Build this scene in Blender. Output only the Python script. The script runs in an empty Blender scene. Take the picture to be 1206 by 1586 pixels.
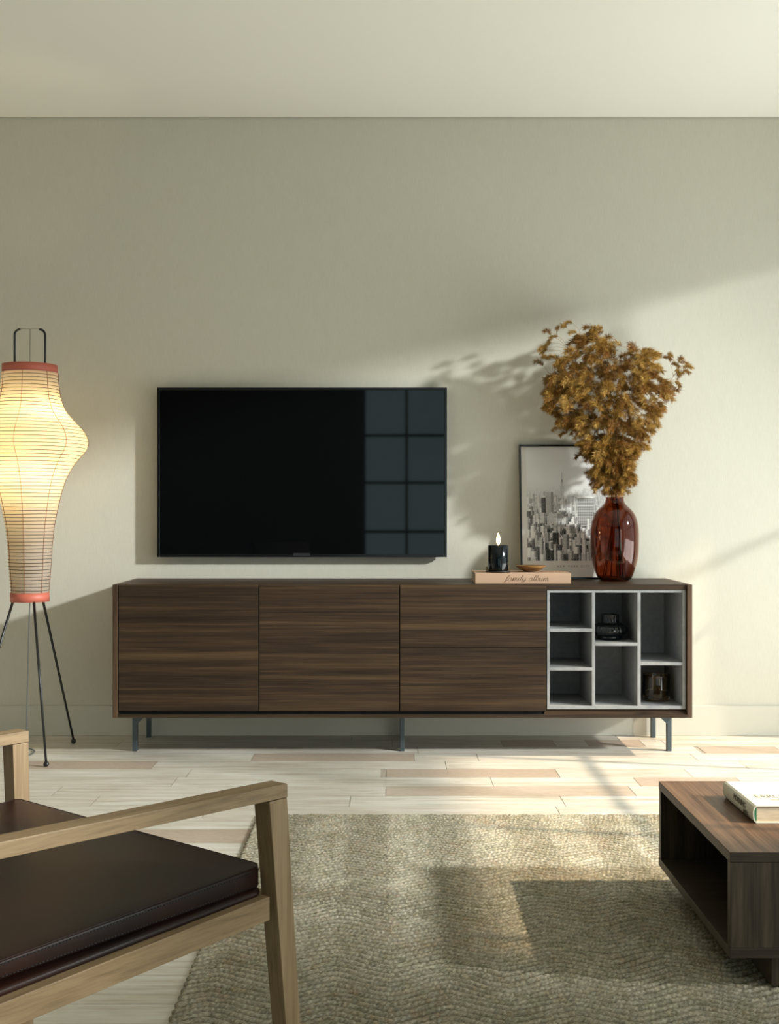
import bpy, bmesh, math, random
import numpy as np
from mathutils import Vector, Matrix

SC = bpy.context.scene
COL = SC.collection
R = math.radians

# ------------------------------------------------------------------ camera, light, exposure
CAM_Y, CAM_Z, F = -5.14, 1.02, 1742.0
cam_data = bpy.data.cameras.new('camera')
cam_data.sensor_fit = 'HORIZONTAL'
cam_data.sensor_width = 36.0
cam_data.lens = 36.0 * F / 1206.0
cam_data.clip_start = 0.05
cam = bpy.data.objects.new('camera', cam_data)
cam.location = (0, CAM_Y, CAM_Z)
cam.rotation_euler = (R(90), 0, 0)
COL.objects.link(cam)
SC.camera = cam

SC.view_settings.view_transform = 'Standard'
SC.view_settings.look = 'None'
SC.view_settings.gamma = 1.0
SC.view_settings.use_curve_mapping = False
SC.view_settings.exposure = 0.0
SC.cycles.use_denoising = True
SC.cycles.max_bounces = 12
SC.cycles.diffuse_bounces = 6
SC.cycles.transmission_bounces = 12
SC.cycles.sample_clamp_indirect = 6.0

world = bpy.data.worlds.new('world')
world.use_nodes = True
SC.world = world
wbg = world.node_tree.nodes['Background']
wbg.inputs[0].default_value = (0.62, 0.86, 0.90, 1)
wbg.inputs[1].default_value = 0.70


def light(name, kind, loc, energy, color, **kw):
    d = bpy.data.lights.new(name, kind)
    d.energy = energy
    d.color = color
    o = bpy.data.objects.new(name, d)
    o.location = loc
    for k, v in kw.items():
        if k == 'aim':
            o.rotation_euler = Vector(v).to_track_quat('-Z', 'Y').to_euler()
        else:
            setattr(d, k, v)
    COL.objects.link(o)
    return o


# low sun from the right, through the side window (near enough for its rays to spread)
light('low_sun', 'SPOT', (8.5, -4.6, 3.95), 7000, (0.97, 1.0, 0.98), shadow_soft_size=0.24,
      aim=(-9.6, 3.25, -3.6), spot_size=R(38), spot_blend=1.0)
# warm direct sun that reaches the right half of the floor past an added blocker slab
light('warm_sun', 'SUN', (9, -4, 6), 5.4, (1.0, 0.83, 0.62), angle=R(0.9), aim=(-1, 0.2, -0.75))
# daylight in the side window and in the rear window
light('side_daylight', 'AREA', (2.62, -1.6, 1.15), 15, (0.95, 1.0, 0.97), shape='RECTANGLE', size=2.7, size_y=2.2,
      aim=(-1, 0, 0))
light('rear_daylight', 'AREA', (0.9, -7.2, 1.35), 4.3, (0.72, 0.95, 0.97), shape='RECTANGLE', size=2.3, size_y=2.0,
      aim=(0, 1, 0))
# added fill lamp aimed up to brighten the ceiling, then near-window daylight
light('ceiling_fill', 'AREA', (2.75, -1.6, 0.45), 44, (0.98, 1.0, 0.96), shape='RECTANGLE', size=2.6, size_y=0.9,
      aim=(-1, 0, 0.75))
light('near_daylight', 'AREA', (2.70, -5.2, 1.0), 32, (0.97, 1.0, 0.95), shape='RECTANGLE', size=2.6, size_y=1.7,
      aim=(-1, 0, -0.05))


# ------------------------------------------------------------------ helpers
def px(u, v, d):
    """world point seen at picture position (u, v) at distance d"""
    return Vector(((u - 603) * d / F, CAM_Y + d, CAM_Z - (v - 793) * d / F))


def tag(o, label=None, cat=None, group=None, kind=None):
    if label: o['label'] = label
    if cat: o['category'] = cat
    if group: o['group'] = group
    if kind: o['kind'] = kind
    return o


def empty(name, loc, label, cat, rz=0, group=None, rx=0):
    o = bpy.data.objects.new(name, None)
    o.empty_display_size = 0.1
    o.location = loc
    o.rotation_euler = (rx, 0, rz)
    COL.objects.link(o)
    return tag(o, label, cat, group)


def origin_of(o):
    p = Vector((0, 0, 0))
    while o is not None:
        p += Vector(o.location)
        o = o.parent
    return p


class MB:
    def __init__(s):
        s.v = []
        s.f = []
        s.sm = []

    def add(s, vs, fs, smooth=False):
        n = len(s.v)
        s.v += [tuple(v) for v in vs]
        for f in fs:
            s.f.append(tuple(i + n for i in f))
            s.sm.append(smooth)
        return s

    def box(s, x0, x1, y0, y1, z0, z1):
        vs = [(x, y, z) for z in (z0, z1) for y in (y0, y1) for x in (x0, x1)]
        return s.add(vs, [(0, 2, 3, 1), (4, 5, 7, 6), (0, 1, 5, 4), (2, 6, 7, 3), (0, 4, 6, 2), (1, 3, 7, 5)])

    def hexa(s, b, t):
        """bottom quad b and top quad t, both counter-clockwise seen from above"""
        return s.add(list(b) + list(t), [(3, 2, 1, 0), (4, 5, 6, 7), (0, 1, 5, 4), (1, 2, 6, 5), (2, 3, 7, 6), (3, 0, 4, 7)])

    def lathe(s, prof, c=(0, 0, 0), n=48, smooth=True, caps=True, rfun=None):
        vs = []
        for j, (r, z) in enumerate(prof):
            for i in range(n):
                a = 2 * math.pi * i / n
                rr = r * (rfun(a, j) if rfun else 1)
                vs.append((c[0] + rr * math.cos(a), c[1] + rr * math.sin(a), c[2] + z))
        fs = []
        for j in range(len(prof) - 1):
            for i in range(n):
                k = (i + 1) % n
                fs.append((j * n + i, j * n + k, (j + 1) * n + k, (j + 1) * n + i))
        s.add(vs, fs, smooth)
        if caps:
            m = len(s.v) - len(vs)
            s.f.append(tuple(m + i for i in reversed(range(n)))); s.sm.append(False)
            m2 = m + (len(prof) - 1) * n
            s.f.append(tuple(m2 + i for i in range(n))); s.sm.append(False)
        return s

    def tube(s, pts, rad, n=8, closed=False, smooth=True):
        pts = [Vector(p) for p in pts]
        m = len(pts)
        rs = rad if isinstance(rad, (list, tuple)) else [rad] * m
        vs = []
        prev = None
        for i, p in enumerate(pts):
            if closed:
                t = pts[(i + 1) % m] - pts[i - 1]
            else:
                t = pts[min(i + 1, m - 1)] - pts[max(i - 1, 0)]
            t = t.normalized() if t.length > 1e-9 else Vector((0, 0, 1))
            ref = prev if prev is not None else (Vector((0, 0, 1)) if abs(t.z) < 0.9 else Vector((1, 0, 0)))
            a = (ref - t * ref.dot(t)).normalized()
            prev = a
            b = t.cross(a)
            for k in range(n):
                q = 2 * math.pi * k / n
                vs.append(p + (a * math.cos(q) + b * math.sin(q)) * rs[i])
        fs = []
        for i in range(m if closed else m - 1):
            i2 = (i + 1) % m
            for k in range(n):
                k2 = (k + 1) % n
                fs.append((i * n + k, i * n + k2, i2 * n + k2, i2 * n + k))
        if not closed:
            fs.append(tuple(reversed(range(n))))
            fs.append(tuple((m - 1) * n + k for k in range(n)))
        return s.add(vs, fs, smooth)

    def ball(s, c, r, n=16, sz=1.0):
        prof = []
        for j in range(1, n // 2):
            a = math.pi * j / (n // 2)
            prof.append((r * math.sin(a), -r * sz * math.cos(a)))
        return s.lathe(prof, c, n)

    def build(s, name, mat, parent=None, bevel=0, world=True, segs=2):
        me = bpy.data.meshes.new(name)
        off = origin_of(parent) if (parent is not None and world) else Vector((0, 0, 0))
        me.from_pydata([(v[0] - off.x, v[1] - off.y, v[2] - off.z) for v in s.v], [], s.f)
        me.polygons.foreach_set('use_smooth', s.sm)
        me.materials.append(mat)
        me.update()
        bm = bmesh.new(); bm.from_mesh(me)
        bmesh.ops.recalc_face_normals(bm, faces=bm.faces)
        bm.to_mesh(me); bm.free()
        o = bpy.data.objects.new(name, me)
        COL.objects.link(o)
        if parent is not None: o.parent = parent
        if bevel:
            md = o.modifiers.new('bevel', 'BEVEL')
            md.width = bevel; md.segments = segs; md.limit_method = 'ANGLE'
            md.harden_normals = False
        return o


# ------------------------------------------------------------------ materials
def newmat(name, color=(0.5, 0.5, 0.5), rough=0.5, metal=0.0, spec=0.5, **kw):
    m = bpy.data.materials.new(name)
    m.use_nodes = True
    b = m.node_tree.nodes['Principled BSDF']
    b.inputs['Base Color'].default_value = (*color, 1)
    b.inputs['Roughness'].default_value = rough
    b.inputs['Metallic'].default_value = metal
    b.inputs['Specular IOR Level'].default_value = spec
    for k, v in kw.items():
        b.inputs[k].default_value = v
    return m


class NT:
    def __init__(s, m):
        s.m = m; s.t = m.node_tree; s.b = s.t.nodes['Principled BSDF']

    def n(s, kind, **kw):
        nd = s.t.nodes.new(kind)
        for k, v in kw.items():
            if k.startswith('i_'):
                nd.inputs[k[2:].replace('_', ' ')].default_value = v
            else:
                setattr(nd, k, v)
        return nd

    def l(s, a, b):
        s.t.links.new(a, b)

    def coords(s, scale=(1, 1, 1), loc=(0, 0, 0), rand=False):
        tc = s.n('ShaderNodeTexCoord')
        mp = s.n('ShaderNodeMapping')
        mp.inputs['Scale'].default_value = scale
        mp.inputs['Location'].default_value = loc
        if rand:
            oi = s.n('ShaderNodeObjectInfo')
            mul = s.n('ShaderNodeVectorMath', operation='SCALE')
            mul.inputs[0].default_value = (7.3, 5.1, 9.7)
            s.l(oi.outputs['Random'], mul.inputs['Scale'])
            ad = s.n('ShaderNodeVectorMath', operation='ADD')
            s.l(tc.outputs['Object'], ad.inputs[0]); s.l(mul.outputs[0], ad.inputs[1])
            s.l(ad.outputs[0], mp.inputs[0])
        else:
            s.l(tc.outputs['Object'], mp.inputs[0])
        return mp.outputs[0]

    def noise(s, vec, scale=5, detail=4, rough=0.6, dist=0.0):
        nd = s.n('ShaderNodeTexNoise')
        nd.inputs['Scale'].default_value = scale
        nd.inputs['Detail'].default_value = detail
        nd.inputs['Roughness'].default_value = rough
        nd.inputs['Distortion'].default_value = dist
        s.l(vec, nd.inputs['Vector'])
        return nd.outputs['Fac']

    def ramp(s, fac, stops):
        nd = s.n('ShaderNodeValToRGB')
        e = nd.color_ramp.elements
        while len(e) < len(stops): e.new(0.5)
        for el, (p, c) in zip(e, stops):
            el.position = p
            el.color = (*c, 1) if len(c) == 3 else c
        s.l(fac, nd.inputs[0])
        return nd.outputs[0]

    def mix(s, a, b, fac=0.5, blend='MIX'):
        nd = s.n('ShaderNodeMix', data_type='RGBA', blend_type=blend)
        for sock, v in ((nd.inputs[0], fac), (nd.inputs[6], a), (nd.inputs[7], b)):
            if hasattr(v, 'links') or hasattr(v, 'is_linked'):
                s.l(v, sock)
            else:
                sock.default_value = v if not isinstance(v, tuple) else (*v[:3], 1)
        return nd.outputs[2]

    def bump(s, h, strength=0.3, dist=0.002):
        nd = s.n('ShaderNodeBump')
        nd.inputs['Strength'].default_value = strength
        nd.inputs['Distance'].default_value = dist
        s.l(h, nd.inputs['Height'])
        s.l(nd.outputs[0], s.b.inputs['Normal'])


def wood(name, axis, dark, mid, lite, fine=260.0, broad=22.0, rough=0.45, spec=0.35, rand=True, bump=0.15, cath=0.0, grain=0.035):
    """grain running along axis 0/1/2"""
    m = newmat(name, mid, rough, spec=spec)
    t = NT(m)
    k = [1.0, 1.0, 1.0]; k[axis] = grain
    v = t.coords(tuple(k), rand=rand)
    a = t.noise(v, broad, 4, 0.6, cath)
    b = t.noise(v, fine, 3, 0.6)
    c1 = t.ramp(a, [(0.32, dark), (0.5, mid), (0.68, lite)])
    c2 = t.ramp(b, [(0.30, tuple(0.55 * x for x in dark)), (0.5, mid), (0.72, tuple(min(1, 1.15 * x) for x in lite))])
    col = t.mix(c1, c2, 0.42)
    t.l(col, t.b.inputs['Base Color'])
    if bump: t.bump(b, bump, 0.0006)
    return m


WD, WM, WL = (0.012, 0.0068, 0.0042), (0.032, 0.0185, 0.0105), (0.100, 0.060, 0.027)
WAL_X = wood('walnut_grain_x', 0, WD, WM, WL, fine=330, broad=40, rough=0.5, spec=0.25, grain=0.012)
WAL_Z = wood('walnut_grain_z', 2, (0.035, 0.020, 0.012), (0.075, 0.042, 0.024), (0.12, 0.070, 0.038), broad=30)
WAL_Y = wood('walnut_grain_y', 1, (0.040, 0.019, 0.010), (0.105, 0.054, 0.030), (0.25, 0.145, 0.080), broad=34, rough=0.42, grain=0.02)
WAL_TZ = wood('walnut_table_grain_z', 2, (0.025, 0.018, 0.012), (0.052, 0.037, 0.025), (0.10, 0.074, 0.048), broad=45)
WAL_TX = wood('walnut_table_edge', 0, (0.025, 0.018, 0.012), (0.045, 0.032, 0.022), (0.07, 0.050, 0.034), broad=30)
OAKC = ((0.20, 0.125, 0.060), (0.30, 0.20, 0.105), (0.37, 0.26, 0.145))
OAK_Y = wood('oak_grain_y', 1, *OAKC, fine=160, broad=16, rough=0.5, bump=0.1, cath=1.2)
OAK_Z = wood('oak_grain_z', 2, *OAKC, fine=160, broad=16, rough=0.5, bump=0.1, cath=1.2)

BLACK = newmat('black_metal', (0.006, 0.006, 0.007), 0.35, spec=0.5)
STEEL = newmat('grey_steel', (0.085, 0.11, 0.125), 0.45, 0.6)
VOID = newmat('recess_shade', (0.006, 0.005, 0.005), 0.8)  # near-black that paints in the shade of the sideboard gaps

# wall paper: fine vertical slubs
WALLM = newmat('wall_paper', (0.60, 0.575, 0.495), 0.85, spec=0.15)
t = NT(WALLM)
n1 = t.noise(t.coords((1, 1, 0.07)), 330, 3, 0.65)
n2 = t.noise(t.coords((1, 1, 0.30)), 26, 4, 0.6)
mxh = t.mix(t.ramp(n1, [(0.3, (0, 0, 0)), (0.75, (1, 1, 1))]), t.ramp(n2, [(0.3, (0, 0, 0)), (0.7, (1, 1, 1))]), 0.25)
t.l(t.mix((0.555, 0.535, 0.455), (0.620, 0.602, 0.520), mxh), t.b.inputs['Base Color'])
t.bump(n1, 0.35, 0.0012)
BASEM = newmat('skirting_paint', (0.57, 0.555, 0.48), 0.6, spec=0.3)
CEILM = newmat('ceiling_plaster', (0.88, 0.865, 0.80), 0.9, spec=0.1)
PLAINW = newmat('side_wall_plaster', (0.60, 0.57, 0.50), 0.9, spec=0.1)
DARKW = newmat('rear_wall_paint', (0.07, 0.065, 0.06), 0.8, spec=0.2)
WINF = newmat('window_frame_paint', (0.02, 0.022, 0.022), 0.4)

# floor planks: tone comes from a face attribute, streaks from noise
FLOORM = newmat('whitewashed_planks', (0.6, 0.55, 0.48), 0.42, spec=0.35)
t = NT(FLOORM)
at = t.n('ShaderNodeAttribute', attribute_name='tone')
sep = t.n('ShaderNodeSeparateColor'); t.l(at.outputs['Color'], sep.inputs[0])
tc = t.n('ShaderNodeTexCoord')
comb = t.n('ShaderNodeCombineXYZ'); mulz = t.n('ShaderNodeMath', operation='MULTIPLY'); mulz.inputs[1].default_value = 13.0
t.l(sep.outputs[1], mulz.inputs[0]); t.l(mulz.outputs[0], comb.inputs[2]); t.l(mulz.outputs[0], comb.inputs[0])
ad = t.n('ShaderNodeVectorMath', operation='ADD'); t.l(tc.outputs['Object'], ad.inputs[0]); t.l(comb.outputs[0], ad.inputs[1])
mp = t.n('ShaderNodeMapping'); mp.inputs['Scale'].default_value = (0.06, 1, 1); t.l(ad.outputs[0], mp.inputs[0])
a = t.noise(mp.outputs[0], 45, 5, 0.65, 0.3)
mp2 = t.n('ShaderNodeMapping'); mp2.inputs['Scale'].default_value = (0.25, 1, 1); t.l(ad.outputs[0], mp2.inputs[0])
b2 = t.noise(mp2.outputs[0], 14, 5, 0.7)
mp3 = t.n('ShaderNodeMapping'); mp3.inputs['Scale'].default_value = (0.12, 1, 1); t.l(ad.outputs[0], mp3.inputs[0])
c3 = t.noise(mp3.outputs[0], 300, 3, 0.6)
base = t.ramp(a, [(0.30, (0.50, 0.425, 0.35)), (0.48, (0.68, 0.64, 0.56)), (0.66, (0.75, 0.735, 0.675))])
grey = t.ramp(b2, [(0.40, (1, 1, 1)), (0.62, (0.86, 0.85, 0.80))])
base = t.mix(base, grey, 1.0, 'MULTIPLY')
brown = t.ramp(c3, [(0.35, (0.39, 0.285, 0.21)), (0.62, (0.49, 0.385, 0.30)), (0.78, (0.62, 0.55, 0.46))])
colr = t.mix(base, brown, sep.outputs[0])
t.l(colr, t.b.inputs['Base Color'])
t.bump(c3, 0.25, 0.0008)
GROUT = newmat('plank_joint', (0.40, 0.35, 0.28), 0.8)

# ------------------------------------------------------------------ the room
def struct(name, mb, m, bevel=0):
    o = mb.build(name, m, None, bevel)
    o['kind'] = 'structure'
    return o


XL, XR, YR, ZC = -3.4, 2.4, -7.0, 2.823
struct('wall_back', MB().box(XL - 0.2, XR + 0.2, 0, 0.2, -0.1, ZC + 0.2), WALLM)
struct('wall_left', MB().box(XL - 0.2, XL, YR, 0, -0.1, ZC + 0.2), PLAINW)
struct('ceiling', MB().box(XL, XR, YR, -0.006, ZC, ZC + 0.2), CEILM)
struct('baseboard_back', MB().box(XL, XR, -0.012, 0, 0.0, 0.137), BASEM, 0.002)
# right wall with the opening of the side window
WY0, WY1, WZ0, WZ1 = -3.7, -0.16, 0.05, 2.36
VY0, VY1 = -6.5, -3.9
struct('wall_right', MB().box(XR, XR + 0.2, YR, VY0, 0, ZC + 0.2).box(XR, XR + 0.2, VY1, WY0, 0, ZC + 0.2).box(XR, XR + 0.2, WY1, 0, 0, ZC + 0.2)
       .box(XR, XR + 0.2, WY0, WY1, WZ1, ZC + 0.2).box(XR, XR + 0.2, WY0, WY1, -0.1, WZ0)
       .box(XR, XR + 0.2, VY0, VY1, WZ1, ZC + 0.2).box(XR, XR + 0.2, VY0, VY1, -0.1, WZ0), PLAINW)
wm = MB()
for y in (VY0 + 0.02, -5.2, VY1 - 0.02):
    wm.box(XR + 0.02, XR + 0.05, y - 0.012, y + 0.012, WZ0, WZ1)
for z in (WZ0 + 0.02, 1.22, WZ1 - 0.01):
    wm.box(XR + 0.022, XR + 0.048, VY0, VY1, z - 0.012, z + 0.012)
struct('window_3', wm, WINF)
wm = MB()
for y in (WY0 + 0.02, -2.9, -1.95, -0.86, WY1 - 0.02):
    wm.box(XR + 0.02, XR + 0.05, y - 0.012, y + 0.012, WZ0, WZ1)
for z in (WZ0 + 0.02, 1.22, WZ1 - 0.01):
    wm.box(XR + 0.022, XR + 0.048, WY0, WY1, z - 0.012, z + 0.012)
struct('window_1', wm, WINF)
# rear wall with the gridded window that the television mirrors
RX0, RX1, RZ0, RZ1 = -0.276, 2.02, 0.29, 2.36
struct('wall_rear', MB().box(XL, RX0, YR - 0.2, YR, 0, ZC).box(RX1, XR, YR - 0.2, YR, 0, ZC)
       .box(RX0, RX1, YR - 0.2, YR, RZ1, ZC).box(RX0, RX1, YR - 0.2, YR, 0, RZ0), DARKW)
wm = MB()
for k in range(6):
    x = RX0 + 0.459 * k
    wm.box(x - 0.014, x + 0.014, YR - 0.06, YR - 0.03, RZ0, RZ1)
for z in (0.29, 0.809, 1.334, 1.842, 2.36):
    wm.box(RX0, RX1, YR - 0.058, YR - 0.032, z - 0.016, z + 0.016)
struct('window_2', wm, WINF)
# unseen slab and pier, added to cut the warm sun off
struct('light_blocker_1', MB().box(8.6, 8.9, -12, 8, 0.75 * (8.9 - 0.27), 10.5).box(8.6, 8.9, -12, -4.27, -0.1, 7), PLAINW)

# unseen slab added outside to keep the low sun off the near half
struct('light_blocker_2', MB().box(5.0, 5.2, -9, -3.78, -0.1, 2.55), PLAINW)

# floor
random.seed(11)
struct('floor', MB().box(XL, XR, YR, 0, -0.1, -0.0012), GROUT)
pv, pf, pc = [], [], []
PW = 0.1422
ys = -0.392
rows = [(-0.392 + PW * k, -0.392 + PW * (k + 1)) for k in range(-34, 3)]
brown_px = [(1171.5, 392, 641), (1196, 598, 862), (1184, 30, 240), (1210, 985, 1146), (1296, 140, 390), (1147, 905, 990),
            (1154, 778, 860), (1161, 1085, 1206)]
brown_w = []
for v, u0, u1 in brown_px:
    d = 1.02 * F / (v - 793)
    brown_w.append((CAM_Y + d, (u0 - 603) * d / F, (u1 - 603) * d / F))
for (y0, y1) in rows:
    y1 = min(y1, -0.0005)
    if y0 > -0.01: continue
    x = XL + random.uniform(-1.2, 0)
    cuts = []
    while x < XR:
        w = random.choice((1.2, 1.2, 0.9, 0.75))
        cuts.append([x, x + w, 0.7 if random.random() < 0.02 else random.uniform(0, 0.22)]); x += w
    for (yc, bx0, bx1) in brown_w:
        if y0 <= yc < y1:
            out = []
            for c in cuts:
                if c[1] <= bx0 or c[0] >= bx1: out.append(c); continue
                if c[0] < bx0: out.append([c[0], bx0, min(c[2], 0.2)])
                if c[1] > bx1: out.append([bx1, c[1], min(c[2], 0.2)])
            out.append([bx0, bx1, 0.85]); cuts = out
    for (a0, a1, tone) in cuts:
        if a1 - a0 < 0.05: continue
        g = 0.0011
        a0c, a1c = max(a0, XL) + g, min(a1, XR) - g
        if a1c <= a0c: continue
        i = len(pv)
        pv += [(a0c, y0 + g * 0.6, 0), (a1c, y0 + g * 0.6, 0), (a1c, y1 - g * 0.6, 0), (a0c, y1 - g * 0.6, 0)]
        pf.append((i, i + 1, i + 2, i + 3))
        pc += [(tone, random.random(), 0, 1)] * 4
me = bpy.data.meshes.new('floor_planks')
me.from_pydata(pv, [], pf)
ca = me.color_attributes.new('tone', 'FLOAT_COLOR', 'POINT')
ca.data.foreach_set('color', [c for q in pc for c in q])
me.materials.append(FLOORM)
fo = bpy.data.objects.new('floor_planks', me)
COL.objects.link(fo)
fo['kind'] = 'structure'
fo.parent = bpy.data.objects['floor']

# ------------------------------------------------------------------ sideboard
SB = empty('sideboard', (0.0535, -0.255, 0), 'long low walnut sideboard on grey steel legs under the television', 'sideboard')
K = 4.66 / F
sx = lambda u: (u - 603) * K
YF = -0.482
TOPZ, BOTZ = 0.719, 0.1667
x0, x1 = sx(174.5), sx(1071.5)
fr = MB()
fr.box(x0, x1, YF + 0.010, -0.03, TOPZ - 0.022, TOPZ)
fr.build('top_panel', WAL_X, SB, 0.0012)
for a0, a1 in ((x0 - 0.0005, x0 + 0.0205), (x1 - 0.0205, x1 + 0.0005)):
    MB().box(a0, a1, YF, -0.03, BOTZ, TOPZ + 0.0004).build('side_panel', WAL_Z, SB, 0.0015)
MB().box(x0 + 0.0205, x1 - 0.0205, YF, -0.03, BOTZ, 0.180).build('bottom_panel', WAL_X, SB, 0.001)
MB().box(x0 + 0.0205, x1 - 0.0205, -0.045, -0.035, 0.18, TOPZ - 0.022).build('back_panel', VOID, SB)
# inner carcass behind the fronts, shade painted in as near-black
MB().box(x0 + 0.0205, sx(845), YF + 0.026, YF + 0.034, 0.18, TOPZ - 0.022).build('carcass', VOID, SB)
# sloping strip below the open shelves
xc0 = sx(846.6)
b = [(xc0 - 0.012, YF + 0.006, 0.18), (x1 - 0.0207, YF + 0.006, 0.18), (x1 - 0.0207, YF + 0.05, 0.18), (xc0 - 0.012, YF + 0.05, 0.18)]
tp = [(xc0, YF + 0.034, 0.2045), (x1 - 0.0207, YF + 0.034, 0.2045), (x1 - 0.0207, YF + 0.05, 0.2045), (xc0, YF + 0.05, 0.2045)]
MB().hexa(b, tp).build('plinth_strip', WAL_X, SB)
DZ0, DZ1 = 0.1962, 0.7172
for u0, u1 in ((183.6, 399.9), (401.4, 617.8)):
    MB().box(sx(u0), sx(u1), YF + 0.001, YF + 0.021, DZ0, DZ1).build('door', WAL_X, SB, 0.0008)
zs = 1.02 - (1003 - 793) * K
for z0, z1 in ((zs + 0.0014, DZ1), (DZ0, zs - 0.0014)):
    MB().box(sx(619.4), sx(845.8), YF + 0.001, YF + 0.021, z0, z1).build('drawer', WAL_X, SB, 0.0008)

MB().box(x0 + 0.021, sx(845.8), YF + 0.003, YF + 0.026, 0.1801, 0.1812).build('gap_shade_strip', VOID, SB)  # black strip painting the shade below the doors and drawers

# pale cubby insert
CONC = newmat('pale_grey_laminate', (0.43, 0.445, 0.45), 0.6, spec=0.3)
t = NT(CONC)
n = t.noise(t.coords(), 30, 6, 0.7)
t.l(t.ramp(n, [(0.3, (0.23, 0.237, 0.240)), (0.6, (0.29, 0.296, 0.30)), (0.75, (0.32, 0.326, 0.33))]), t.b.inputs['Base Color'])
KC = 4.672 / F
cx = lambda u: (u - 603) * KC
cz = lambda v: 1.02 - (v - 793) * KC
YC0, YC1 = -0.468, -0.150
X0, X1, Z0, Z1 = cx(847.0), cx(1061.4), cz(1098.4), cz(914.0)
V1a, V1b, V2a, V2b = cx(916.4), cx(921), cx(986.7), cx(991.8)
IL, IR, IB, IT = cx(850.9), cx(1056.6), cz(1093.2), cz(917.8)
CU = MB().box(X0, IL, YC0, YC1, Z0, Z1).box(IR, X1, YC0, YC1, Z0, Z1).box(IL, IR, YC0, YC1, Z0, IB)
CU.box(IL, IR, YC0, YC1, IT, Z1).box(IL, IR, YC1 - 0.006, YC1, IB, IT)
CU.build('cubby_box', CONC, SB, 0.0006)
for a0, a1 in ((V1a, V1b), (V2a, V2b)):
    MB().box(a0, a1, YC0, YC1 - 0.006, IB, IT).build('divider', CONC, SB, 0.0006)
for a0, a1, v0, v1 in ((IL, V1a, 973.6, 978.7), (IL, V1a, 1033.7, 1038.6), (V1b, V2a, 995.4, 1000.3), (V2b, IR, 1025.8, 1030.5)):
    MB().box(a0, a1, YC0, YC1 - 0.006, cz(v1), cz(v0)).build('shelf', CONC, SB, 0.0006)
# legs
def leg(x, y, gus, dy=0.03):
    m = MB().box(x - 0.009, x + 0.009, y, y + dy, 0, BOTZ)
    if gus:
        g = gus
        a = [(x + g * 0.009, BOTZ - 0.052), (x + g * 0.055, BOTZ - 0.008), (x + g * 0.055, BOTZ), (x + g * 0.009, BOTZ)]
        vs = [(p[0], y, p[1]) for p in a] + [(p[0], y + 0.006, p[1]) for p in a]
        m.add(vs, [(0, 1, 2, 3), (7, 6, 5, 4), (0, 4, 5, 1), (1, 5, 6, 2), (2, 6, 7, 3), (3, 7, 4, 0)])
    m.build('leg', STEEL, SB, 0.0008)
leg(-1.086, -0.347, 1); leg(1.193, -0.347, -1); leg(0.055, -0.347, 0)
leg(-1.089, -0.060, 1, 0.03); leg(1.193, -0.060, -1, 0.03); leg(0.055, -0.060, 0, 0.03)

# ------------------------------------------------------------------ television
GLOSS = newmat('black_screen_glass', (0.0022, 0.0026, 0.003), 0.03, spec=0.42)
BEZ = newmat('black_gloss_bezel', (0.004, 0.005, 0.0055), 0.18)
DT = 5.086
tx0, tx1 = (243 - 603) * DT / F, (692 - 603) * DT / F
tz0, tz1 = 1.02 - (863 - 793) * DT / F, 1.02 - (600 - 793) * DT / F
yT = CAM_Y + DT
TV = empty('television', ((tx0 + tx1) / 2, yT + 0.02, tz0), 'flat black television hung on the wall above the sideboard', 'television')
MB().box(tx0 + 0.003, tx1 - 0.003, yT + 0.004, yT + 0.028, tz0 + 0.003, tz1 - 0.003).build('housing', BEZ, TV)
MB().box(tx0 + 0.012, tx1 - 0.012, yT + 0.002, yT + 0.006, tz0 + 0.014, tz1 - 0.012).build('screen', GLOSS, TV)
bz = MB()
bz.box(tx0, tx0 + 0.012, yT, yT + 0.02, tz0, tz1).box(tx1 - 0.012, tx1, yT, yT + 0.02, tz0, tz1)
bz.box(tx0 + 0.012, tx1 - 0.012, yT, yT + 0.02, tz1 - 0.012, tz1).box(tx0 + 0.012, tx1 - 0.012, yT, yT + 0.02, tz0, tz0 + 0.014)
bz.build('bezel', BEZ, TV, 0.002)
lx = (467 - 603) * DT / F
MB().box(lx - 0.038, lx + 0.038, yT - 0.002, yT + 0.001, tz0 + 0.006, tz0 + 0.018).build(
    'badge', newmat('dark_grey_plate', (0.02, 0.022, 0.025), 0.4), TV)
MB().box(-0.65, -0.15, yT + 0.028, -0.0005, tz0 + 0.25, tz0 + 0.55).build('wall_bracket', BLACK, TV)

# ------------------------------------------------------------------ floor lamp
LX, LY = -1.515, CAM_Y + 4.74
KL = 4.74 / F
lz = lambda v: 1.02 - (v - 793) * KL
LAMP = empty('floor_lamp', (LX, LY, 0), 'tall glowing ribbed paper lantern lamp on thin black tripod legs', 'floor lamp')
PAPER = bpy.data.materials.new('lantern_paper'); PAPER.use_nodes = True
tt = PAPER.node_tree; tt.nodes.clear()
out = tt.nodes.new('ShaderNodeOutputMaterial'); mx = tt.nodes.new('ShaderNodeMixShader')
df = tt.nodes.new('ShaderNodeBsdfDiffuse'); tr = tt.nodes.new('ShaderNodeBsdfTranslucent')
df.inputs[0].default_value = (0.50, 0.43, 0.38, 1); tr.inputs[0].default_value = (0.88, 0.75, 0.52, 1)
mx.inputs[0].default_value = 0.5
tt.links.new(df.outputs[0], mx.inputs[1]); tt.links.new(tr.outputs[0], mx.inputs[2]); tt.links.new(mx.outputs[0], out.inputs[0])
CORAL = newmat('coral_ring_paint', (0.52, 0.13, 0.085), 0.5)
WIRE = newmat('shade_wire', (0.012, 0.014, 0.009), 0.6)
STR = newmat('shade_string', (0.30, 0.12, 0.05), 0.7)
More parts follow.
